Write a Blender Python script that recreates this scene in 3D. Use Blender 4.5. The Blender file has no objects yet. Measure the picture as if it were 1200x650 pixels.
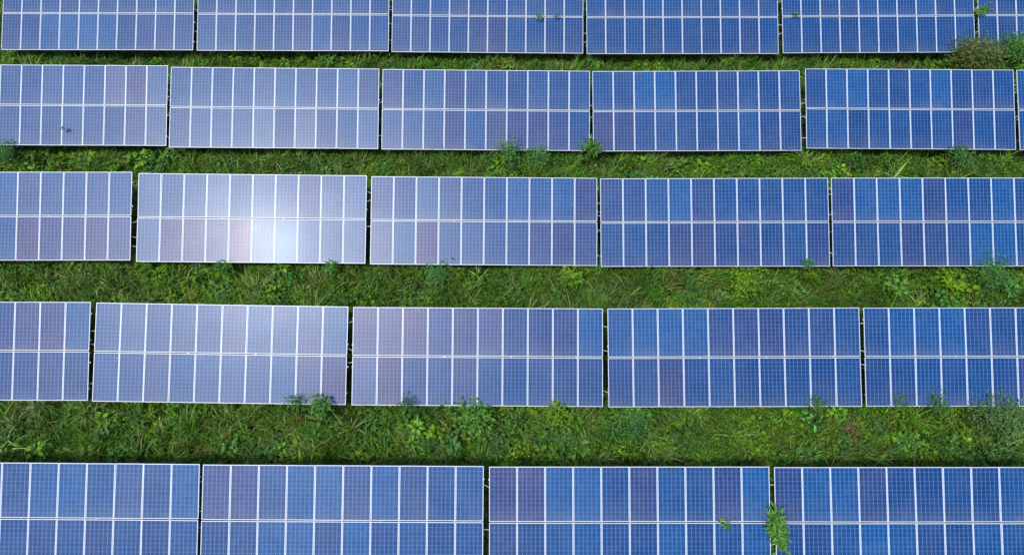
import bpy, math
import numpy as np
from mathutils import Matrix, Vector, Euler

R = math.radians
sc = bpy.context.scene
col = sc.collection
rng = np.random.default_rng(11)

# ------------------------------------------------------------------ camera
cam_d = bpy.data.cameras.new('camera')
cam_d.sensor_width = 36.0
cam_d.lens = 23.96
cam_d.clip_start = 0.1
cam_d.clip_end = 3000.0
cam = bpy.data.objects.new('camera', cam_d)
col.objects.link(cam)
CAM_H = 27.693
cam.matrix_world = (Matrix.Translation((0, 0, CAM_H)) @ Matrix.Rotation(R(90 - 62.964), 4, 'X')
                    @ Matrix.Rotation(R(0.184), 4, 'Z'))
sc.camera = cam

# ------------------------------------------------------------------ sky and sun
SUN = Vector((-0.305, -0.314, 0.899)).normalized()
sun_el = math.asin(SUN.z)
sun_az = math.atan2(SUN.x, SUN.y)
w = bpy.data.worlds.new('World')
sc.world = w
w.use_nodes = True
nt = w.node_tree
bg = nt.nodes['Background']
sky = nt.nodes.new('ShaderNodeTexSky')
sky.sky_type = 'NISHITA'
sky.sun_disc = False
sky.sun_elevation = sun_el
sky.sun_rotation = sun_az
sky.air_density = 1.0
sky.dust_density = 2.5
sky.ozone_density = 1.0
nt.links.new(sky.outputs[0], bg.inputs[0])
bg.inputs[1].default_value = 0.15
sd = bpy.data.lights.new('sun', 'SUN')
sd.energy = 2.4
sd.angle = R(6.0)
sd.color = (1.0, 0.955, 0.88)
so = bpy.data.objects.new('sun', sd)
so.rotation_euler = SUN.to_track_quat('Z', 'Y').to_euler()
so.location = SUN * 80
col.objects.link(so)

sc.view_settings.view_transform = 'Standard'
sc.view_settings.look = 'None'
sc.view_settings.gamma = 1.0
sc.view_settings.use_curve_mapping = False
sc.view_settings.exposure = 0.5

# ------------------------------------------------------------------ helpers
def tag(o, label=None, cat=None, group=None, kind=None):
    for k, v in (('label', label), ('category', cat), ('group', group), ('kind', kind)):
        if v:
            o[k] = v
    return o

def obj(name, mesh, parent=None, loc=None, rot=None):
    o = bpy.data.objects.new(name, mesh)
    col.objects.link(o)
    if parent is not None:
        o.parent = parent
    if loc is not None:
        o.location = loc
    if rot is not None:
        o.rotation_euler = rot
    return o

def mesh_np(name, V, F, mat, C=None, smooth=False):
    """mesh of triangles from arrays, C = one colour for each vertex"""
    V = np.asarray(V, np.float32); F = np.asarray(F, np.int32)
    m = bpy.data.meshes.new(name)
    m.vertices.add(len(V)); m.vertices.foreach_set('co', V.ravel())
    m.loops.add(F.size); m.loops.foreach_set('vertex_index', F.ravel())
    m.polygons.add(len(F))
    m.polygons.foreach_set('loop_start', np.arange(0, F.size, F.shape[1], dtype=np.int32))
    if C is not None:
        a = m.color_attributes.new('tint', 'FLOAT_COLOR', 'POINT')
        a.data.foreach_set('color', np.c_[C, np.ones(len(C))].astype(np.float32).ravel())
    m.update(calc_edges=True)
    if smooth:
        m.polygons.foreach_set('use_smooth', np.ones(len(F), bool))
    m.materials.append(mat)
    return m

class MB:
    """boxes and bars gathered into one mesh"""
    def __init__(s): s.v = []; s.f = []
    def hexa(s, pts):
        n = len(s.v); s.v += [tuple(p) for p in pts]
        for q in ((0, 3, 2, 1), (4, 5, 6, 7), (0, 1, 5, 4), (1, 2, 6, 5), (2, 3, 7, 6), (3, 0, 4, 7)):
            s.f.append([n + i for i in q])
    def box(s, x0, x1, y0, y1, z0, z1):
        s.hexa([(x0, y0, z0), (x1, y0, z0), (x1, y1, z0), (x0, y1, z0),
                (x0, y0, z1), (x1, y0, z1), (x1, y1, z1), (x0, y1, z1)])
    def tube(s, pts, r, n=5):
        pts = [Vector(p) for p in pts]; k0 = len(s.v)
        for i, p in enumerate(pts):
            t = (pts[min(i + 1, len(pts) - 1)] - pts[max(i - 1, 0)]).normalized()
            a = t.orthogonal().normalized(); b = t.cross(a)
            rr = r[i] if isinstance(r, (list, tuple)) else r
            for k in range(n):
                an = 2 * math.pi * k / n
                s.v.append(tuple(p + (a * math.cos(an) + b * math.sin(an)) * rr))
        for i in range(len(pts) - 1):
            for k in range(n):
                a0 = k0 + i * n + k; a1 = k0 + i * n + (k + 1) % n
                s.f.append([a0, a1, a1 + n, a0 + n])
        s.f.append([k0 + k for k in range(n)][::-1])
        s.f.append([k0 + (len(pts) - 1) * n + k for k in range(n)])
    def mesh(s, name, mat):
        m = bpy.data.meshes.new(name); m.from_pydata(s.v, [], s.f); m.update(); m.materials.append(mat)
        return m

class NT:
    """short hand for node trees"""
    def __init__(s, mat): s.t = mat.node_tree; s.n = s.t.nodes; s.l = s.t.links
    def new(s, typ, **kw):
        n = s.n.new(typ)
        for k, v in kw.items(): setattr(n, k, v)
        return n
    def put(s, sock, v):
        if hasattr(v, 'is_output'): s.l.new(v, sock)
        elif v is not None: sock.default_value = v
    def math(s, op, a, b=None, c=None, clamp=False):
        n = s.new('ShaderNodeMath', operation=op); n.use_clamp = clamp
        for i, v in enumerate((a, b, c)):
            if v is not None: s.put(n.inputs[i], v)
        return n.outputs[0]
    def mix(s, f, a, b, mode='MIX'):
        n = s.new('ShaderNodeMix', data_type='RGBA', blend_type=mode)
        s.put(n.inputs[0], f); s.put(n.inputs[6], a); s.put(n.inputs[7], b)
        return n.outputs[2]
    def noise(s, vec, scale, detail=3.0, rough=0.5):
        n = s.new('ShaderNodeTexNoise')
        if vec is not None: s.l.new(vec, n.inputs['Vector'])
        n.inputs['Scale'].default_value = scale; n.inputs['Detail'].default_value = detail
        n.inputs['Roughness'].default_value = rough
        return n.outputs['Fac']
    def ramp(s, f, stops):
        n = s.new('ShaderNodeValToRGB'); e = n.color_ramp.elements
        while len(e) < len(stops): e.new(0.5)
        for el, (p, c) in zip(e, stops): el.position = p; el.color = c
        s.put(n.inputs[0], f)
        return n.outputs[0]

def material(name):
    m = bpy.data.materials.new(name); m.use_nodes = True
    return m, NT(m), m.node_tree.nodes['Principled BSDF']

# ------------------------------------------------------------------ materials
CELL = 0.158
def cell_material():
    m, n, b = material('solar_cells')
    tc = n.new('ShaderNodeTexCoord'); oi = n.new('ShaderNodeObjectInfo')
    sp = n.new('ShaderNodeSeparateXYZ'); n.l.new(tc.outputs['Object'], sp.inputs[0])
    u = n.math('DIVIDE', n.math('ADD', sp.outputs[0], 3 * CELL), CELL)
    v = n.math('DIVIDE', n.math('ADD', sp.outputs[1], 6 * CELL), CELL)
    def line(c, wd):
        d = n.math('ABSOLUTE', n.math('SUBTRACT', n.math('FRACT', c), 0.5))
        return n.math('GREATER_THAN', d, 0.5 - wd / 2)
    lu = line(u, 0.105); lv = line(v, 0.075)
    # two bus bars on each cell
    bb = n.math('MULTIPLY', line(n.math('MULTIPLY', n.math('ADD', u, 0.25), 2.0), 0.05), 0.22)
    lines = n.math('MAXIMUM', n.math('MAXIMUM', n.math('MULTIPLY', lu, 0.92), n.math('MULTIPLY', lv, 0.75)), bb)
    cv = n.new('ShaderNodeCombineXYZ')
    n.l.new(n.math('FLOOR', u), cv.inputs[0]); n.l.new(n.math('FLOOR', v), cv.inputs[1])
    n.l.new(n.math('MULTIPLY', oi.outputs['Random'], 731.0), cv.inputs[2])
    wn = n.new('ShaderNodeTexWhiteNoise', noise_dimensions='3D'); n.l.new(cv.outputs[0], wn.inputs['Vector'])
    # each panel has a tone of its own
    r1 = oi.outputs['Random']
    oc = n.new('ShaderNodeSeparateColor'); n.l.new(oi.outputs['Color'], oc.inputs[0])
    mauve, azure = oc.outputs[0], oc.outputs[1]
    base = n.ramp(r1, [(0.0, (0.0005, 0.030, 0.130, 1)), (0.3, (0.0005, 0.025, 0.110, 1)), (0.65, (0.0005, 0.035, 0.140, 1)), (1.0, (0.001, 0.027, 0.118, 1))])
    base = n.mix(mauve, base, (0.017, 0.024, 0.098, 1))
    base = n.mix(azure, base, (0.0005, 0.052, 0.180, 1))
    g = n.math('MULTIPLY_ADD', wn.outputs['Value'], 0.34, 0.83)
    gc = n.new('ShaderNodeCombineColor')
    n.put(gc.inputs[0], n.math('MULTIPLY_ADD', n.math('POWER', wn.outputs['Value'], 3.0), 0.6, 0.8)); n.put(gc.inputs[1], g); n.put(gc.inputs[2], g)
    cellc = n.mix(1.0, base, gc.outputs[0], 'MULTIPLY')
    grain = n.noise(tc.outputs['Object'], 60.0, 2.0)
    cellc = n.mix(n.math('MULTIPLY', grain, 0.25), cellc, (0.0005, 0.038, 0.148, 1))
    c = n.mix(lines, cellc, (0.068, 0.165, 0.39, 1))
    # white margin between the cells and the frame
    mu = n.math('GREATER_THAN', n.math('ABSOLUTE', sp.outputs[0]), 3 * CELL + 0.001)
    mv = n.math('GREATER_THAN', n.math('ABSOLUTE', sp.outputs[1]), 6 * CELL + 0.001)
    c = n.mix(n.math('MAXIMUM', mu, mv), c, (0.20, 0.29, 0.48, 1))
    # thin dust film, thicker towards the lower frame where rain leaves it
    gp = n.new('ShaderNodeNewGeometry')
    dn = n.noise(gp.outputs['Position'], 0.9, 5.0, 0.6)
    low = n.math('MULTIPLY', n.math('POWER', n.math('MULTIPLY_ADD', sp.outputs[1], -0.5, 0.5, clamp=True), 6.0), 0.5)
    dust = n.math('ADD', n.math('MULTIPLY', n.math('SUBTRACT', dn, 0.42, clamp=True), 0.30), n.math('MULTIPLY', low, dn))
    c = n.mix(dust, c, (0.13, 0.155, 0.20, 1))
    n.l.new(c, b.inputs['Base Color'])
    n.put(b.inputs['Roughness'], n.math('MULTIPLY_ADD', dn, 0.08, 0.325))
    b.inputs['IOR'].default_value = 1.5
    b.inputs['Specular IOR Level'].default_value = 0.31
    # the anti-reflection film of each panel tints what it mirrors a little differently
    n.l.new(n.mix(mauve, n.mix(azure, (0.83, 0.92, 1.0, 1), (0.77, 0.93, 1.0, 1)), (1.0, 0.86, 0.82, 1)), b.inputs['Specular Tint'])
    b.inputs['Coat Weight'].default_value = 0.042
    b.inputs['Coat Roughness'].default_value = 0.155
    b.inputs['Coat IOR'].default_value = 1.45
    return m

def metal(name, c, metallic, rough, var=0.12, scale=3.0):
    m, n, b = material(name)
    tc = n.new('ShaderNodeTexCoord')
    f = n.noise(tc.outputs['Object'], scale, 4.0)
    cc = n.mix(f, tuple(x * (1 - var) for x in c) + (1,), tuple(min(1, x * (1 + var * 0.5)) for x in c) + (1,))
    n.l.new(cc, b.inputs['Base Color'])
    b.inputs['Metallic'].default_value = metallic; b.inputs['Roughness'].default_value = rough
    return m

def leaf_material(name, transl=0.35, rough=0.55):
    m, n, b = material(name)
    at = n.new('ShaderNodeAttribute'); at.attribute_name = 'tint'
    gp = n.new('ShaderNodeNewGeometry')
    f = n.noise(gp.outputs['Position'], 9.0, 3.0)
    c = n.mix(1.0, at.outputs['Color'], n.ramp(f, [(0.3, (0.75, 0.78, 0.75, 1)), (0.7, (1.2, 1.18, 1.1, 1))]), 'MULTIPLY')
    n.l.new(c, b.inputs['Base Color']); b.inputs['Roughness'].default_value = rough
    b.inputs['Specular IOR Level'].default_value = 0.18
    tr = n.new('ShaderNodeBsdfTranslucent')
    n.l.new(n.mix(1.0, c, (1.1, 1.2, 0.6, 1), 'MULTIPLY'), tr.inputs[0])
    mx = n.new('ShaderNodeMixShader'); mx.inputs[0].default_value = transl
    n.l.new(b.outputs[0], mx.inputs[1]); n.l.new(tr.outputs[0], mx.inputs[2])
    n.l.new(mx.outputs[0], n.n['Material Output'].inputs[0])
    return m

def ground_material():
    m, n, b = material('soil_and_moss')
    gp = n.new('ShaderNodeNewGeometry')
    f1 = n.noise(gp.outputs['Position'], 0.7, 6.0, 0.6); f2 = n.noise(gp.outputs['Position'], 14.0, 5.0, 0.65)
    c = n.ramp(f1, [(0.3, (0.030, 0.042, 0.012, 1)), (0.5, (0.040, 0.062, 0.015, 1)), (0.62, (0.060, 0.060, 0.026, 1)), (0.75, (0.085, 0.065, 0.042, 1))])
    c = n.mix(1.0, c, n.ramp(f2, [(0.25, (0.5, 0.5, 0.5, 1)), (0.75, (1.4, 1.4, 1.4, 1))]), 'MULTIPLY')
    n.l.new(c, b.inputs['Base Color']); b.inputs['Roughness'].default_value = 0.95
    bp = n.new('ShaderNodeBump'); bp.inputs['Strength'].default_value = 0.8; bp.inputs['Distance'].default_value = 0.042
    n.l.new(f2, bp.inputs['Height']); n.l.new(bp.outputs[0], b.inputs['Normal'])
    return m

M_CELL = cell_material()
M_FRAME = metal('anodised_frame', (0.50, 0.56, 0.64), 0.1, 0.45, 0.08)
M_STEEL = metal('galvanised_steel', (0.36, 0.38, 0.40), 0.5, 0.5, 0.25, 8.0)
M_CLAMP = metal('weathered_clamp', (0.34, 0.29, 0.24), 0.4, 0.6, 0.3, 20.0)
M_CABLE = metal('grey_cable', (0.42, 0.44, 0.46), 0.0, 0.5, 0.2, 10.0)
M_LEAF = leaf_material('leaf', 0.25, 0.5)
M_GRASS = leaf_material('grass_blade', 0.22, 0.42)
M_STEM = metal('green_stem', (0.10, 0.13, 0.04), 0.0, 0.7, 0.3, 8.0)
M_GROUND = ground_material()

# ------------------------------------------------------------------ ground
class Noise2:
    def __init__(s, seed):
        s.g = np.random.default_rng(seed).random((256, 256))
    def __call__(s, x, y, scale=1.0, octs=1):
        t = 0; a = 1.0; tot = 0
        for o in range(octs):
            X = np.asarray(x) * scale + 17.3 * o + 100; Y = np.asarray(y) * scale + 9.1 * o + 100
            i = np.floor(X).astype(int); j = np.floor(Y).astype(int)
            fx = X - i; fy = Y - j; fx = fx * fx * (3 - 2 * fx); fy = fy * fy * (3 - 2 * fy)
            i %= 256; j %= 256; i1 = (i + 1) % 256; j1 = (j + 1) % 256
            g = s.g
            t = t + a * ((g[i, j] * (1 - fx) + g[i1, j] * fx) * (1 - fy) + (g[i, j1] * (1 - fx) + g[i1, j1] * fx) * fy)
            tot += a; a *= 0.5; scale *= 2.0
        return t / tot
N1, N2, N3, N4, N5 = (Noise2(k) for k in (1, 2, 3, 4, 5))

def gz(x, y):
    return (N1(x, y, 0.25, 3) - 0.5) * 0.35

def make_ground():
    xs = np.r_[-900, -500, -250, -120, -70, np.linspace(-46, 46, 185), 70, 120, 250, 500, 900]
    ys = np.r_[-900, -500, -250, -120, -50, np.linspace(-14, 52, 133), 80, 140, 260, 500, 900]
    X, Y = np.meshgrid(xs, ys); Z = gz(X, Y)
    V = np.c_[X.ravel(), Y.ravel(), Z.ravel()]
    i = np.arange(len(ys) - 1)[:, None] * len(xs) + np.arange(len(xs) - 1)[None, :]
    i = i.ravel(); k = len(xs)
    F = np.c_[i, i + 1, i + 1 + k, i + k]
    o = obj('ground', mesh_np('ground', V, F, M_GROUND, smooth=True))
    tag(o, kind='structure')
make_ground()

# ------------------------------------------------------------------ solar tables
MW, MH, GX, GY = 0.9985, 1.9500, 0.0135, 0.039      # panel size and gaps
PX, PY = MW + GX, MH + GY
TILT = 24.263
TABLES = [  # row/column, x, y, z of centre, yaw, side roll, extra tilt
('11', -21.923, 28.740, 1.906, 0.059, -0.025, 0.064),
('12', -11.605, 28.725, 1.905, 0.122, 0.156, 0.037),
('13', -1.330, 28.688, 1.853, -0.242, 0.170, 0.063),
('14', 8.949, 28.625, 1.878, 0.158, -0.151, -0.041),
('15', 19.290, 28.701, 1.931, 0.226, -0.396, -0.027),
('16', 29.648, 28.780, 1.950, 0.117, -0.078, -0.075),
('21', -21.877, 22.447, 1.961, 0.321, 0.527, 0.659),
('22', -11.564, 22.338, 1.934, 0.068, 0.491, 0.275),
('23', -1.291, 22.329, 1.841, -0.048, 0.423, 0.174),
('24', 8.956, 22.293, 1.871, 0.424, -0.071, 0.040),
('25', 19.334, 22.399, 1.930, -0.456, -0.257, -0.471),
('26', 29.639, 22.415, 1.938, 0.515, -0.174, -0.234),
('31', -21.969, 16.098, 1.975, 0.377, 0.184, 0.316),
('32', -11.562, 16.068, 1.893, 0.138, 0.860, 0.277),
('33', -1.259, 16.068, 1.738, -0.139, 0.205, -0.037),
('34', 8.987, 15.966, 1.861, -0.068, -0.712, -0.177),
('35', 19.262, 15.985, 1.922, -0.085, -0.498, -0.111),
('41', -22.035, 9.756, 1.938, 0.110, 0.062, 0.120),
('42', -11.694, 9.693, 1.880, -0.349, 0.979, 0.037),
('43', -1.380, 9.652, 1.742, -0.223, -0.069, -0.067),
('44', 8.928, 9.614, 1.875, 0.120, -0.695, -0.262),
('45', 19.235, 9.639, 1.952, -0.054, -0.769, -0.086),
('51', -16.288, 3.369, 1.989, -0.172, 0.468, 0.226),
('52', -6.058, 3.324, 1.941, -0.084, 0.206, -0.160),
('53', 4.259, 3.320, 1.889, 0.166, -0.070, -0.129),
('54', 14.558, 3.333, 1.907, 0.139, -0.462, -0.404)]
LABELS = {
'11': 'leftmost solar table of the topmost row, cut off by the top photo edge',
'12': 'second solar table from the left in the topmost row, a pale blue one',
'13': 'third solar table from the left in the topmost row, two sprigs on it',
'14': 'fourth solar table from the left in the topmost row, without weeds on it',
'15': 'fifth solar table from the left in the topmost row, left of the brownish bush',
'16': 'solar table in the top right corner of the photo, only two panels wide in view',
'21': 'leftmost solar table of the second row from the top, one small weed on it',
'22': 'hazy pale solar table, second from the left in the second row from the top',
'23': 'middle solar table of the second row from the top, weeds over its lower edge',
'24': 'fourth solar table from the left in the second row from the top, mid blue',
'25': 'deep blue solar table, fifth from the left in the second row from the top',
'26': 'sliver of a solar table at the right photo edge, second row from top',
'31': 'leftmost solar table of the middle row, cut off by the left photo edge',
'32': 'solar table with the white sun glare on its lower panels, second in the middle row',
'33': 'solar table right of the one with the white sun glare, third in the middle row',
'34': 'fourth solar table from the left in the middle row, blue with no glare',
'35': 'rightmost solar table of the middle row, a bush at its lower edge',
'41': 'leftmost solar table of the fourth row from the top, pale grass over its lower edge',
'42': 'second solar table of the fourth row, pale sheen on its upper panels below the glare',
'43': 'middle solar table of the fourth row from the top, lilac towards its left end',
'44': 'fourth solar table from the left in the fourth row from the top',
'45': 'rightmost solar table of the fourth row, blue-green bush over its lower edge',
'51': 'leftmost solar table of the bottom row, cut off at the bottom left photo corner',
'52': 'second solar table from the left in the bottom row, left of the pale tuft',
'53': 'third solar table in the bottom row, left of the climbing green sapling',
'54': 'rightmost solar table of the bottom row, right of the climbing green sapling'}

def laminate_mesh():
    b = MB(); fw = 0.020
    b.box(-MW / 2 + fw, MW / 2 - fw, -MH / 2 + fw, MH / 2 - fw, -0.012, -0.005)
    return b.mesh('laminate', M_CELL)
def frame_mesh():
    fw = 0.023; x0, y0 = MW / 2, MH / 2; x1, y1 = x0 - fw, y0 - fw; bv = 0.003
    rings = []
    for (hx, hy, z) in ((x0, y0, -0.04), (x0, y0, -bv), (x0 - bv, y0 - bv, 0.0), (x1 + bv, y1 + bv, 0.0), (x1, y1, -bv), (x1, y1, -0.04)):
        rings.append([(-hx, -hy, z), (hx, -hy, z), (hx, hy, z), (-hx, hy, z)])
    V = [p for r_ in rings for p in r_]; F = []; n = len(rings)
    for k in range(n):
        for i in range(4):
            a = k * 4 + i; c = k * 4 + (i + 1) % 4; d = ((k + 1) % n) * 4
            F.append([a, c, d + (i + 1) % 4, d + i])
    m = bpy.data.meshes.new('panel_frame'); m.from_pydata(V, [], F); m.update(); m.materials.append(M_FRAME)
    return m
ME_LAM, ME_FRAME = laminate_mesh(), frame_mesh()
TW = 10 * PX - GX
def purlin_mesh():
    b = MB(); b.box(-TW / 2 - 0.02, TW / 2 + 0.02, -0.025, 0.025, -0.105, -0.043)
    return b.mesh('purlin', M_STEEL)
ME_PURLIN = purlin_mesh()
bb_ = MB(); bb_.box(-0.03, 0.03, -1.75, 1.75, -0.19, -0.107); ME_RAFTER = bb_.mesh('rafter', M_STEEL)
bc = MB()
for k in range(1, 10):
    x = -TW / 2 - GX / 2 + k * PX
    bc.box(x - 0.030, x + 0.030, -0.026, 0.026, -0.005, 0.008)
    for y in (-1.5, -0.45, 0.45, 1.5):
        bc.box(x - 0.012, x + 0.012, y - 0.03, y + 0.03, -0.03, 0.004)
ME_CLAMP = bc.mesh('clamps', M_CLAMP)

# panels whose cells or film differ from the rest: (table, 0 lower / 1 upper row) -> columns
MAUVE = {('21', 1): (7, 8), ('23', 0): (3, 5, 6, 7, 8), ('23', 1): (3,), ('24', 0): (0, 1, 2, 3), ('25', 0): (0, 7), ('31', 0): (5, 6, 7, 8, 9),
         ('32', 0): (1, 2, 3, 4), ('32', 1): (7,), ('33', 0): (0, 2, 7, 8, 9), ('33', 1): (9,), ('34', 0): (3, 4, 5, 6, 9), ('34', 1): (0, 4),
         ('35', 0): (3, 4), ('35', 1): (0, 4), ('41', 1): (7, 8), ('42', 1): (8,), ('42', 0): (8, 9), ('43', 1): (0, 1, 2, 4, 5), ('43', 0): (0, 1, 2, 4),
         ('44', 1): (4, 5, 6, 7, 8), ('44', 0): (0, 2), ('45', 0): (6,), ('52', 1): (0, 1), ('53', 1): (0, 1, 5, 8), ('54', 1): (0, 3), ('13', 0): (5,), ('16', 0): (1,)}
AZURE = {('11', 0): (2, 3, 4, 5), ('23', 0): (4,), ('24', 1): (2, 3), ('25', 1): (1, 2, 6), ('33', 1): (6, 7, 8), ('34', 1): (2, 3), ('35', 1): (1, 2, 3, 7),
         ('35', 0): (6, 7), ('43', 1): (9,), ('44', 1): (0, 1, 2, 3), ('45', 1): (1, 2, 3), ('52', 1): (3, 4, 6), ('52', 0): (2, 3, 5), ('53', 1): (2, 3, 9),
         ('53', 0): (2, 3, 6, 9), ('54', 1): (1, 2), ('54', 0): (3, 4, 7), ('51', 1): (4, 5, 9), ('32', 0): (6,)}
# panels of the glare table sit a little differently in their clamps (degrees about x and y)
SEAT = {(0, 3): (0.1, -0.3), (0, 4): (0.0, -0.45), (0, 5): (0.0, 0.0), (0, 6): (0.0, 0.12), (0, 7): (0.0, 0.55), (0, 8): (0.1, 0.4),
        (1, 4): (-0.5, -0.3), (1, 5): (-0.3, 0.0), (1, 6): (-0.4, 0.1), (1, 7): (-0.6, 0.6)}
TABINFO = {}
for (nm, tx, ty, tz, yaw, rol, dt) in TABLES:
    Rm = (Matrix.Rotation(R(yaw), 3, 'Z') @ Matrix.Rotation(R(rol), 3, 'Y') @ Matrix.Rotation(R(TILT + dt), 3, 'X'))
    root = obj('solar_table', None, loc=(tx, ty, 0))
    root.empty_display_size = 0.5
    tag(root, LABELS[nm], 'solar table', 'solar tables in rows on the meadow')
    ctr = Vector((0, 0, tz))
    TABINFO[nm] = (Rm, Vector((tx, ty, tz)))
    eul = Rm.to_euler()
    for r_ in range(2):
        for c_ in range(10):
            loc = ctr + Rm @ Vector(((c_ - 4.5) * PX, (r_ - 0.5) * PY, 0))
            wx, wy = rng.normal(0, 0.34, 2)
            if nm == '32': wx, wy = SEAT.get((r_, c_), (wx, wy))
            wob = Euler((R(wx), R(wy), 0)).to_matrix()
            p = obj('panel', ME_LAM, root, loc, (Rm @ wob).to_euler())
            mv = rng.uniform(0.35, 0.85) if c_ in MAUVE.get((nm, r_), ()) else max(0.0, rng.normal(0.0, 0.16))
            az_ = rng.uniform(0.6, 1.0) if c_ in AZURE.get((nm, r_), ()) else max(0.0, rng.normal(0.0, 0.25))
            p.color = (mv, min(az_, 1.0), 0.5, 1.0)
            obj('panel_frame', ME_FRAME, p)
    for y in (-1.5, -0.45, 0.45, 1.5):
        obj('purlin', ME_PURLIN, root, ctr + Rm @ Vector((rng.uniform(-0.02, 0.03), y, 0)), eul)
    for x in (-4.0, -1.35, 1.35, 4.0):
        obj('rafter', ME_RAFTER, root, ctr + Rm @ Vector((x, 0, 0)), eul)
        for y in (-1.15, 1.15):
            top = ctr + Rm @ Vector((x, y, -0.15)); b = MB()
            b.box(-0.045, 0.045, -0.045, 0.045, -0.35, top.z)
            obj('post', b.mesh('post', M_STEEL), root, (top.x, top.y, 0))
    tag(obj('clamps', ME_CLAMP, root, ctr, eul), kind='stuff')
    # cables that sag across the gap to the next table
    for y in rng.choice([-1.3, -0.9, -0.3, 0.3, 0.8, 1.3], 3, replace=False):
        x0 = TW / 2 - 0.05; b = MB(); pts = []
        dy = rng.uniform(-0.15, 0.15)
        for t in np.linspace(0, 1, 6):
            pts.append(ctr + Rm @ Vector((x0 + 0.32 * t, y + dy * t, -0.055 - 0.09 * math.sin(math.pi * t))))
        b.tube(pts, 0.013)
        obj('cable', b.mesh('cable', M_CABLE), root)

# ------------------------------------------------------------------ foliage generators
class Fol:
    def __init__(s): s.V = []; s.F = []; s.C = []; s.n = 0
    def add(s, V, F, C):
        N, k, _ = V.shape
        s.V.append(V.reshape(-1, 3)); s.C.append(np.repeat(C, k, axis=0))
        s.F.append((F[None] + (np.arange(N) * k)[:, None, None]).reshape(-1, 3) + s.n); s.n += N * k
    def blades(s, base, az, L, wd, lean, curl, C, seg=3):
        """arching blades: lean = start angle from upright, curl = how far it bends over along its length"""
        N = len(base); pts = np.zeros((N, seg + 1, 3)); pts[:, 0] = base
        d = np.stack([np.cos(az), np.sin(az)], 1)
        for k in range(seg):
            a = lean + curl * (k + 0.5) / seg
            st = np.c_[d * np.sin(a)[:, None], np.cos(a)] * (L / seg)[:, None]
            pts[:, k + 1] = pts[:, k] + st
        side = np.c_[-d[:, 1], d[:, 0], np.zeros(N)]
        V = np.zeros((N, 2 * seg + 1, 3)); prof = [0.7, 1.0, 0.75, 0.5][:seg]
        for k in range(seg):
            V[:, 2 * k] = pts[:, k] - side * (wd * 0.5 * prof[k])[:, None]
            V[:, 2 * k + 1] = pts[:, k] + side * (wd * 0.5 * prof[k])[:, None]
        V[:, 2 * seg] = pts[:, seg]
        F = []
        for k in range(seg - 1):
            F += [(2 * k, 2 * k + 1, 2 * k + 3), (2 * k, 2 * k + 3, 2 * k + 2)]
        F.append((2 * seg - 2, 2 * seg - 1, 2 * seg))
        s.add(V, np.array(F), C)
    def leaves(s, pos, az, pitch, L, wd, C, fold=0.35):
        """ovate leaves folded along the midrib; pitch = angle above level"""
        N = len(pos); d = np.c_[np.cos(az) * np.cos(pitch), np.sin(az) * np.cos(pitch), np.sin(pitch)]
        side = np.c_[-np.sin(az), np.cos(az), np.zeros(N)]; up = np.cross(d, side)
        up = np.where(up[:, 2:3] < 0, -up, up)
        V = np.zeros((N, 6, 3)); l = L[:, None]; w_ = wd[:, None] * 0.5
        V[:, 0] = pos
        V[:, 1] = pos + d * l * 0.42 + side * w_ + up * w_ * fold
        V[:, 2] = pos + d * l * 0.42 - side * w_ + up * w_ * fold
        V[:, 3] = pos + d * l * 0.45
        V[:, 4] = pos + d * l * 0.97 - up * l * 0.14
        F = np.array([(0, 3, 1), (0, 2, 3), (3, 4, 1), (3, 2, 4)])
        s.add(V[:, :5], F, C)
    def mesh(s, name, mat):
        return mesh_np(name, np.concatenate(s.V), np.concatenate(s.F), mat, np.concatenate(s.C))

def jit(C, n, amt=0.2, rg=rng):
    C = np.broadcast_to(np.asarray(C, float), (n, 3)) if np.ndim(C) == 1 else C
    return np.clip(C * (1 + rg.normal(0, amt, (n, 1))) * (1 + rg.normal(0, amt * 0.35, (n, 3))), 0.004, 0.6)

GREEN = np.array([0.058, 0.150, 0.012]); DEEP = np.array([0.022, 0.075, 0.011]); LIME = np.array([0.105, 0.215, 0.012])
BLUEG = np.array([0.048, 0.138, 0.032]); STRAW = np.array([0.270, 0.250, 0.105]); OLIVE = np.array([0.098, 0.130, 0.024])
PALE = np.array([0.180, 0.270, 0.095]); RUST = np.array([0.130, 0.085, 0.045])

ROWS = [28.71, 22.37, 16.04, 9.67, 3.33]
YLO = [y - 1.80 for y in ROWS]; YHI = [y + 1.80 for y in ROWS]

def scatter(dens, x0=-33, x1=33, y0=-3.5, y1=36.0, under=0.3, clump=None, seed=0):
    """points on the ground; the view narrows towards the photo's foot; thin under the tables where no light comes"""
    rg = np.random.default_rng(seed)
    n = int(dens * (x1 - x0) * (y1 - y0)); x = rg.uniform(x0, x1, n); y = rg.uniform(y0, y1, n)
    k = np.abs(x) < 21.5 + (y - 0) * 0.33
    pr = np.ones(n)
    for lo, hi in zip(YLO, YHI):
        pr = np.where((y > lo + 1.2) & (y < hi - 1.0), under, pr)
    pr = np.where((y < -0.5) | (y > 32.5), 0.5, pr)
    if clump is not None: pr = pr * clump(x, y)
    k &= rg.random(n) < pr
    return x[k], y[k], rg

def patch(x, y):
    """which sort of growth: slow fields over the meadow"""
    return N2(x, y, 0.45, 3), N3(x, y, 0.8, 3), N4(x, y, 1.6, 2)

# ------------------------------------------------------------------ meadow: uncountable growth
def canopy(x, y):
    """height of the low growth: hummocks of a metre, single cushions on them, hollows between"""
    a = N4(x, y, 0.9, 2); b = N3(x, y, 3.4, 2)
    return 0.04 + 0.95 * np.clip((a - 0.22) * 1.6, 0.1, 1) * np.clip((b - 0.30) * 2.2, 0, 1)

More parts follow.
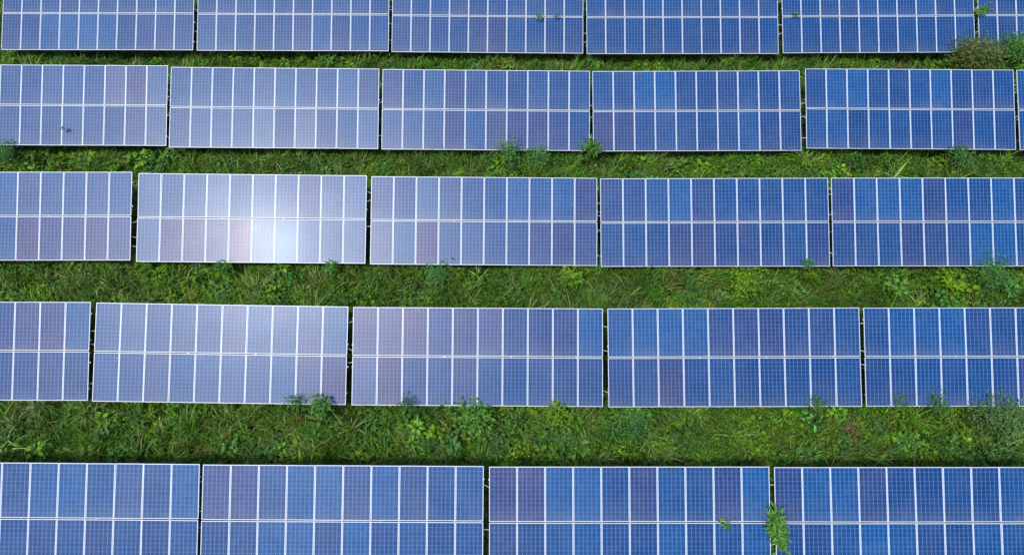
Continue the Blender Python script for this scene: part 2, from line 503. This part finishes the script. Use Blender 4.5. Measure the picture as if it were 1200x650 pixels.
def shade_h(x, y):
    """growth stays low right under the lower edge of the tables"""
    k = np.ones_like(x)
    for lo, hi in zip(YLO, YHI):
        k = np.where((y > lo - 0.05) & (y < lo + 1.6), 0.62, k)
    return k

def species(x, y):
    a = N2(x, y, 0.40, 3); b = N5(x, y, 2.2, 2)
    return a, b

def sod():
    f = Fol(); x, y, rg = scatter(300, under=0.25, seed=21)
    n = len(x); a, b = species(x, y); h = canopy(x, y) * shade_h(x, y)
    t = rg.random(n) ** 0.45
    C = GREEN * (0.35 + 1.15 * b)[:, None]
    C = C + (LIME * 1.05 - C) * (np.clip((a - 0.50) * 7, 0, 1) * np.clip(b * 2.2 - 0.4, 0, 1) * 0.85)[:, None]
    C = C + (DEEP * 1.2 - C) * (np.clip((0.44 - a) * 7, 0, 1) * 0.75)[:, None]
    o = np.clip((N1(x, y, 1.1, 3) - 0.60) * 9, 0, 1)[:, None]; C = C * (1 - o * 0.7) + OLIVE * o * 0.7
    o = np.clip((N3(x, y, 1.3, 2) - 0.74) * 12, 0, 1)[:, None]; C = C * (1 - o * 0.8) + RUST * o * 0.8
    big = rg.random(n) < 0.3
    L = np.where(big, rg.uniform(0.16, 0.28, n), rg.uniform(0.08, 0.16, n))
    f.leaves(np.c_[x, y, gz(x, y) + h * t + 0.02], rg.uniform(0, 6.283, n), rg.normal(0.25, 0.5, n), L, L * rg.uniform(0.3, 0.62, n), jit(C, n, 0.34, rg))
    return f
tag(obj('ground_cover', sod().mesh('ground_cover', M_LEAF)), 'low mat of small green leaves covering the soil between the rows', 'ground cover', kind='stuff')

def tufts():
    f = Fol()
    x, y, rg = scatter(11, under=0.22, seed=5, clump=lambda x, y: np.clip((0.66 - N2(x, y, 0.40, 3)) * 6, 0.22, 1))
    n = len(x); a, b = species(x, y)
    size = (0.42 + 0.6 * N4(x, y, 0.9, 2)) * rg.uniform(0.7, 1.35, n)
    nb = rg.integers(10, 24, n)
    tall = rg.random(n) < 0.14; size = np.where(tall, size * 1.35, size) * shade_h(x, y)
    idx = np.repeat(np.arange(n), nb); m = len(idx)
    flow = N5(x, y, 0.35, 2) * 12.0
    az = np.where(rg.random(m) < 0.4, flow[idx] + rg.normal(0, 0.5, m), rg.uniform(0, 6.283, m))
    L = size[idx] * rg.uniform(0.6, 1.25, m)
    r_ = rg.random(n)
    C = GREEN * (0.55 + 0.9 * b)[:, None]
    C = np.where((a > 0.50)[:, None], 0.45 * C + 0.55 * LIME, C)
    C = np.where((r_ < 0.12)[:, None], OLIVE * 1.1, C); C = np.where((r_ > 0.86)[:, None], PALE, C)
    C = C * np.exp(rg.normal(0, 0.28, (n, 1)))
    Cb = jit(C[idx], m, 0.25, rg)
    dry = rg.random(m) < 0.045; Cb[dry] = jit(STRAW, dry.sum(), 0.2, rg)
    spread = size[idx] * 0.12
    bx = x[idx] + rg.normal(0, 1, m) * spread; by = y[idx] + rg.normal(0, 1, m) * spread
    wide = np.where(tall[idx], 1.5, 1.0)
    f.blades(np.c_[bx, by, gz(bx, by) + canopy(bx, by) * shade_h(bx, by) * 0.3], az, L, rg.uniform(0.014, 0.032, m) * wide, np.abs(rg.normal(0.3, 0.25, m)), rg.uniform(0.6, 1.9, m), Cb)
    return f
tag(obj('grass', tufts().mesh('grass', M_GRASS)), 'long arching green grass growing wild between the rows', 'grass', kind='stuff')

def herbs():
    f = Fol()
    x, y, rg = scatter(4.0, under=0.1, seed=9, clump=lambda x, y: np.clip((N2(x, y, 0.40, 3) - 0.33) * 5, 0.2, 1))
    n = len(x); a, b = species(x, y)
    H = (0.40 + 0.6 * N4(x, y, 0.9, 2)) * rg.uniform(0.7, 1.3, n) * shade_h(x, y); kind = rg.random(n) * 0.7 + N3(x, y, 0.5, 2) * 0.3
    nl = rg.integers(22, 50, n); idx = np.repeat(np.arange(n), nl); m = len(idx)
    t = rg.random(m) ** 0.7
    az = rg.uniform(0, 6.283, m); rad = H[idx] * (0.62 - 0.35 * t) * rg.random(m) ** 0.5
    px = x[idx] + np.cos(az) * rad; py = y[idx] + np.sin(az) * rad
    z = gz(px, py) + H[idx] * (0.3 + 0.7 * t)
    sel = rg.random(n); big = (sel < 0.25)[idx]; fern = (sel > 0.65)[idx]
    L = np.where(big, rg.uniform(0.15, 0.28, m), rg.uniform(0.07, 0.15, m)); L = np.where(fern, rg.uniform(0.14, 0.30, m), L)
    W_ = L * np.where(big, rg.uniform(0.5, 0.75, m), rg.uniform(0.35, 0.6, m)); W_ = np.where(fern, L * 0.2, W_)
    C = np.where((kind < 0.32)[:, None], DEEP * 1.5, np.where((kind < 0.5)[:, None], BLUEG, np.where((kind < 0.68)[:, None], GREEN * 1.1, LIME)))
    C = C * np.exp(rg.normal(0, 0.25, (n, 1)))
    f.leaves(np.c_[px, py, z], az + rg.normal(0, 0.5, m), rg.normal(0.15, 0.4, m), L, W_, jit(C[idx], m, 0.25, rg))
    return f
tag(obj('wild_herbs', herbs().mesh('wild_herbs', M_LEAF)), 'broad-leaved wild herbs growing among the grass', 'herbs', kind='stuff')

# ------------------------------------------------------------------ single plants
CAMM = cam.matrix_world.copy()
def at(px, py, z):
    """point of the place seen at photo pixel (1200 x 650) at height z"""
    f = 23.96 / 36 * 1200
    d = CAMM.to_3x3() @ Vector(((px - 600) / f, -(py - 325) / f, -1)); o = CAMM.translation
    return o + d * ((z - o.z) / d.z)

def plant(name, label, cat, crown, rx, rz, colour, leaf=(0.08, 0.16), ratio=0.45, stems=6, per=40, seed=0, tight=0.34, ry=None):
    """stems from one root to points in the crown, leaves gathered round the stem ends"""
    rg = np.random.default_rng(seed + 400); ry = ry or rx
    c = at(*crown); g0 = float(gz(c.x, c.y))
    root = obj(name, None, loc=(c.x, c.y, g0)); root.empty_display_size = 0.2
    tag(root, label, cat)
    f = Fol(); zc = crown[2] - g0
    for k in range(stems):
        d = rg.normal(0, 1, 3); d = d / np.linalg.norm(d) * rg.random() ** 0.4 * 0.8
        tip = Vector((d[0] * rx, d[1] * ry, zc + d[2] * rz)) if stems > 1 else Vector((0, 0, zc))
        mid = Vector((tip.x * 0.25 + rg.normal(0, 0.02), tip.y * 0.25 + rg.normal(0, 0.02), tip.z * 0.6))
        b = MB(); b.tube([(tip.x * 0.03, tip.y * 0.03, -0.05), mid, tip], [0.012, 0.009, 0.004])
        obj('stem', b.mesh('stem', M_STEM), root)
        m = max(3, int(per * rg.uniform(0.6, 1.4)))
        q = rg.normal(0, 1, (m, 3)) * np.array([rx, ry, rz]) * tight
        P = np.array(tip) + q
        az = np.arctan2(q[:, 1], q[:, 0]) + rg.normal(0, 0.6, m)
        L = rg.uniform(leaf[0], leaf[1], m)
        f.leaves(P, az, rg.normal(0.15, 0.4, m), L, L * ratio * rg.uniform(0.8, 1.2, m), jit(np.asarray(colour) * rg.uniform(0.8, 1.2), m, 0.22, rg))
    obj('foliage', f.mesh('foliage', M_LEAF), root)
    return root

def tuft(name, label, top, reach, colour, n=40, seed=0, wd=(0.014, 0.03), curl=(0.7, 2.0)):
    """grass tuft whose blades arch over at the height of top"""
    rg = np.random.default_rng(seed + 900)
    c = at(*top); g0 = float(gz(c.x, c.y)); h = top[2] - g0
    f = Fol(); az = rg.uniform(0, 6.283, n); L = h * rg.uniform(0.8, 1.15, n)
    f.blades(np.c_[rg.normal(0, 0.05, (n, 2)), np.full(n, -0.03)], az, L, rg.uniform(wd[0], wd[1], n), np.abs(rg.normal(0.05, 0.12, n)) * reach, rg.uniform(curl[0], curl[1], n) * reach, jit(np.asarray(colour), n, 0.22, rg), seg=4)
    o = obj(name, f.mesh(name, M_GRASS), loc=(c.x, c.y, g0))
    return tag(o, label, 'grass tuft')

FRESH = np.array([0.070, 0.190, 0.030]); GLAUC = np.array([0.080, 0.165, 0.055])
# top right corner
plant('bush', 'brownish olive bush over the gap at the top right, between two solar tables', 'bush', (1147, 62, 1.6), 1.35, 0.55, np.array([0.092, 0.130, 0.032]), (0.12, 0.26), 0.28, 50, 44, 1, 0.24, ry=1.1)
plant('bush', 'bright green bush cut off by the right photo edge, near the top right corner', 'bush', (1192, 54, 1.6), 0.95, 0.5, FRESH, (0.08, 0.18), 0.42, 26, 60, 2, 0.25)
plant('sapling', 'slender green sprig rising through the gap near the top right corner', 'sapling', (1151, 11, 2.15), 0.42, 0.12, FRESH * 1.1, (0.12, 0.24), 0.45, 8, 12, 3, 0.3)
tuft('grass_tuft', 'grey-green thin grass tuft rising behind the brownish bush at the top right', (1153, 50, 1.75), 1.0, PALE, 45, 3)
# second row
plant('weed', 'feathery green weed sprouting over the lower edge of the middle table, second row', 'weed', (593, 178, 1.35), 0.55, 0.35, BLUEG * 1.3, (0.10, 0.22), 0.28, 12, 30, 4)
plant('weed', 'bushy green weed under the lower table edge, right of the feathery weed', 'weed', (628, 184, 1.15), 0.55, 0.35, BLUEG * 1.3, (0.08, 0.18), 0.35, 14, 34, 5)
plant('weed', 'upright broad-leaved weed in front of the gap in the second row', 'weed', (691, 172, 1.55), 0.36, 0.45, FRESH, (0.18, 0.32), 0.40, 10, 11, 6)
plant('weed', 'small weed between two lower panels of the leftmost table, second row', 'weed', (74, 150, 1.72), 0.09, 0.04, DEEP * 1.4, (0.07, 0.13), 0.4, 3, 6, 7)
plant('weed', 'dark weed at the left photo edge under the second row', 'weed', (6, 177, 1.1), 0.5, 0.35, BLUEG, (0.08, 0.16), 0.4, 12, 36, 8)
tuft('grass_tuft', 'grass tuft under the lower edge of the fourth table in the second row', (850, 182, 1.15), 1.0, GREEN * 1.4, 40, 9)
plant('weed', 'leafy weed at the lower edge of the deep blue table, second row right', 'weed', (1128, 181, 1.1), 0.65, 0.35, BLUEG * 1.25, (0.07, 0.16), 0.4, 14, 36, 10)
plant('sprig', 'small green sprig on the middle joint of the third table, top row', 'sprig', (634, 20, 1.98), 0.14, 0.06, BLUEG * 1.2, (0.10, 0.2), 0.4, 4, 7, 11)
plant('sprig', 'smaller sprig just right of another on the third table, top row', 'sprig', (652, 19.5, 1.96), 0.10, 0.05, DEEP * 1.3, (0.08, 0.16), 0.4, 3, 6, 12)
plant('sprig', 'small sprig near the left end of the fifth table, top row', 'sprig', (932, 18, 2.03), 0.13, 0.06, BLUEG * 1.2, (0.10, 0.2), 0.4, 4, 7, 13)
# middle row
plant('weed', 'dark green weed under the lower edge of the table with the sun glare', 'weed', (261, 313, 1.05), 0.36, 0.25, DEEP * 1.9, (0.09, 0.18), 0.45, 8, 22, 14)
plant('weed', 'leafy weed near the right end of the lower edge of the glare table', 'weed', (388, 314, 1.1), 0.26, 0.25, FRESH * 0.95, (0.09, 0.18), 0.45, 6, 20, 15)
plant('weed', 'low spreading weed under the third table of the middle row', 'weed', (512, 317, 0.95), 0.65, 0.25, BLUEG * 1.2, (0.07, 0.16), 0.4, 14, 36, 16)
plant('weed', 'thin weed poking up at the right end of the fourth table, middle row', 'weed', (946, 308, 1.3), 0.24, 0.3, BLUEG * 1.3, (0.07, 0.15), 0.35, 6, 18, 17)
plant('bush', 'blue-green bush at the lower edge of the rightmost table, middle row', 'bush', (1163, 315, 1.2), 0.75, 0.4, BLUEG * 1.3, (0.07, 0.16), 0.38, 20, 46, 18)
plant('weed', 'large-leaved lime weed in the strip below the middle row, far right', 'weed', (1122, 332, 0.75), 0.65, 0.15, LIME * 1.05, (0.24, 0.42), 0.6, 8, 7, 19)
plant('weed', 'bright lime weed clump in the strip right of centre below the middle row', 'weed', (872, 328, 0.7), 0.8, 0.25, LIME * 1.1, (0.09, 0.20), 0.55, 16, 32, 20)
plant('weed', 'glossy large-leaved weed right of centre in the strip below the middle row', 'weed', (672, 325, 0.7), 0.55, 0.2, LIME * 0.95, (0.14, 0.26), 0.5, 9, 16, 41)
# fourth row
tuft('grass_tuft', 'pale grass tuft over the lower edge of the leftmost table, fourth row', (31, 466, 1.45), 1.0, PALE * 1.05, 60, 21)
tuft('grass_tuft', 'thin grass tuft at the first gap of the fourth row', (99, 464, 1.4), 0.8, PALE * 0.85, 26, 22)
plant('weed', 'bright leafy weed over the lower edge left of the second gap, fourth row', 'weed', (373, 477, 1.3), 0.42, 0.25, FRESH, (0.14, 0.24), 0.5, 9, 18, 23)
plant('weed', 'thin weed beside the bright leafy one under the fourth row', 'weed', (345, 470, 1.3), 0.26, 0.3, BLUEG, (0.07, 0.15), 0.4, 6, 18, 24)
plant('weed', 'thin dark weed over the lower edge of the middle table, fourth row', 'weed', (474, 473, 1.3), 0.36, 0.25, DEEP * 1.4, (0.07, 0.15), 0.35, 7, 18, 25)
plant('weed', 'round bright green weed below the middle table of the fourth row', 'weed', (552, 490, 0.95), 0.75, 0.3, FRESH * 1.05, (0.10, 0.20), 0.55, 16, 34, 26)
plant('weed', 'light green weed near the right end of the middle table, fourth row', 'weed', (652, 484, 1.0), 0.55, 0.3, LIME * 0.95, (0.09, 0.18), 0.5, 12, 32, 27)
tuft('grass_tuft', 'large pale drooping grass tuft below the third gap of the fourth row', (692, 487, 1.0), 1.25, PALE * 1.1, 75, 28, (0.022, 0.045), (1.2, 2.2))
plant('bush', 'dark blue-green shrub in the bottom strip, right of the drooping grass', 'bush', (742, 498, 0.85), 0.8, 0.3, np.array([0.045, 0.14, 0.034]), (0.07, 0.15), 0.5, 20, 44, 29)
plant('weed', 'thin weed over the lower edge of the fourth table, fourth row', 'weed', (957, 473, 1.3), 0.32, 0.28, BLUEG * 1.1, (0.07, 0.15), 0.4, 7, 20, 30)
plant('weed', 'feathery weed at the lower edge of the rightmost table, fourth row, left one', 'weed', (1056, 470, 1.3), 0.30, 0.25, BLUEG * 1.1, (0.07, 0.15), 0.33, 6, 18, 31)
plant('weed', 'feathery weed just left of the big blue-green bush, fourth row', 'weed', (1098, 471, 1.35), 0.45, 0.35, BLUEG * 1.2, (0.07, 0.16), 0.33, 10, 24, 32)
plant('bush', 'big blue-green bush over the lower table edge at the right photo edge', 'bush', (1172, 482, 1.25), 1.05, 0.5, GLAUC, (0.07, 0.17), 0.36, 32, 50, 33, 0.27)
# bottom row
plant('sapling', 'leafy green sapling climbing through the last gap of the bottom row', 'sapling', (911, 622, 2.25), 0.34, 0.22, FRESH * 1.1, (0.14, 0.27), 0.40, 22, 14, 34, 0.28, ry=0.75)
plant('sprig', 'small green sprig on the middle joint of the third table, bottom row', 'sprig', (848, 612, 1.99), 0.13, 0.06, FRESH, (0.10, 0.20), 0.45, 4, 7, 35)
tuft('grass_tuft', 'pale grass tuft in the middle gap of the bottom row', (569, 628, 1.9), 0.9, PALE * 1.2, 24, 36, (0.018, 0.036), (1.2, 2.4))
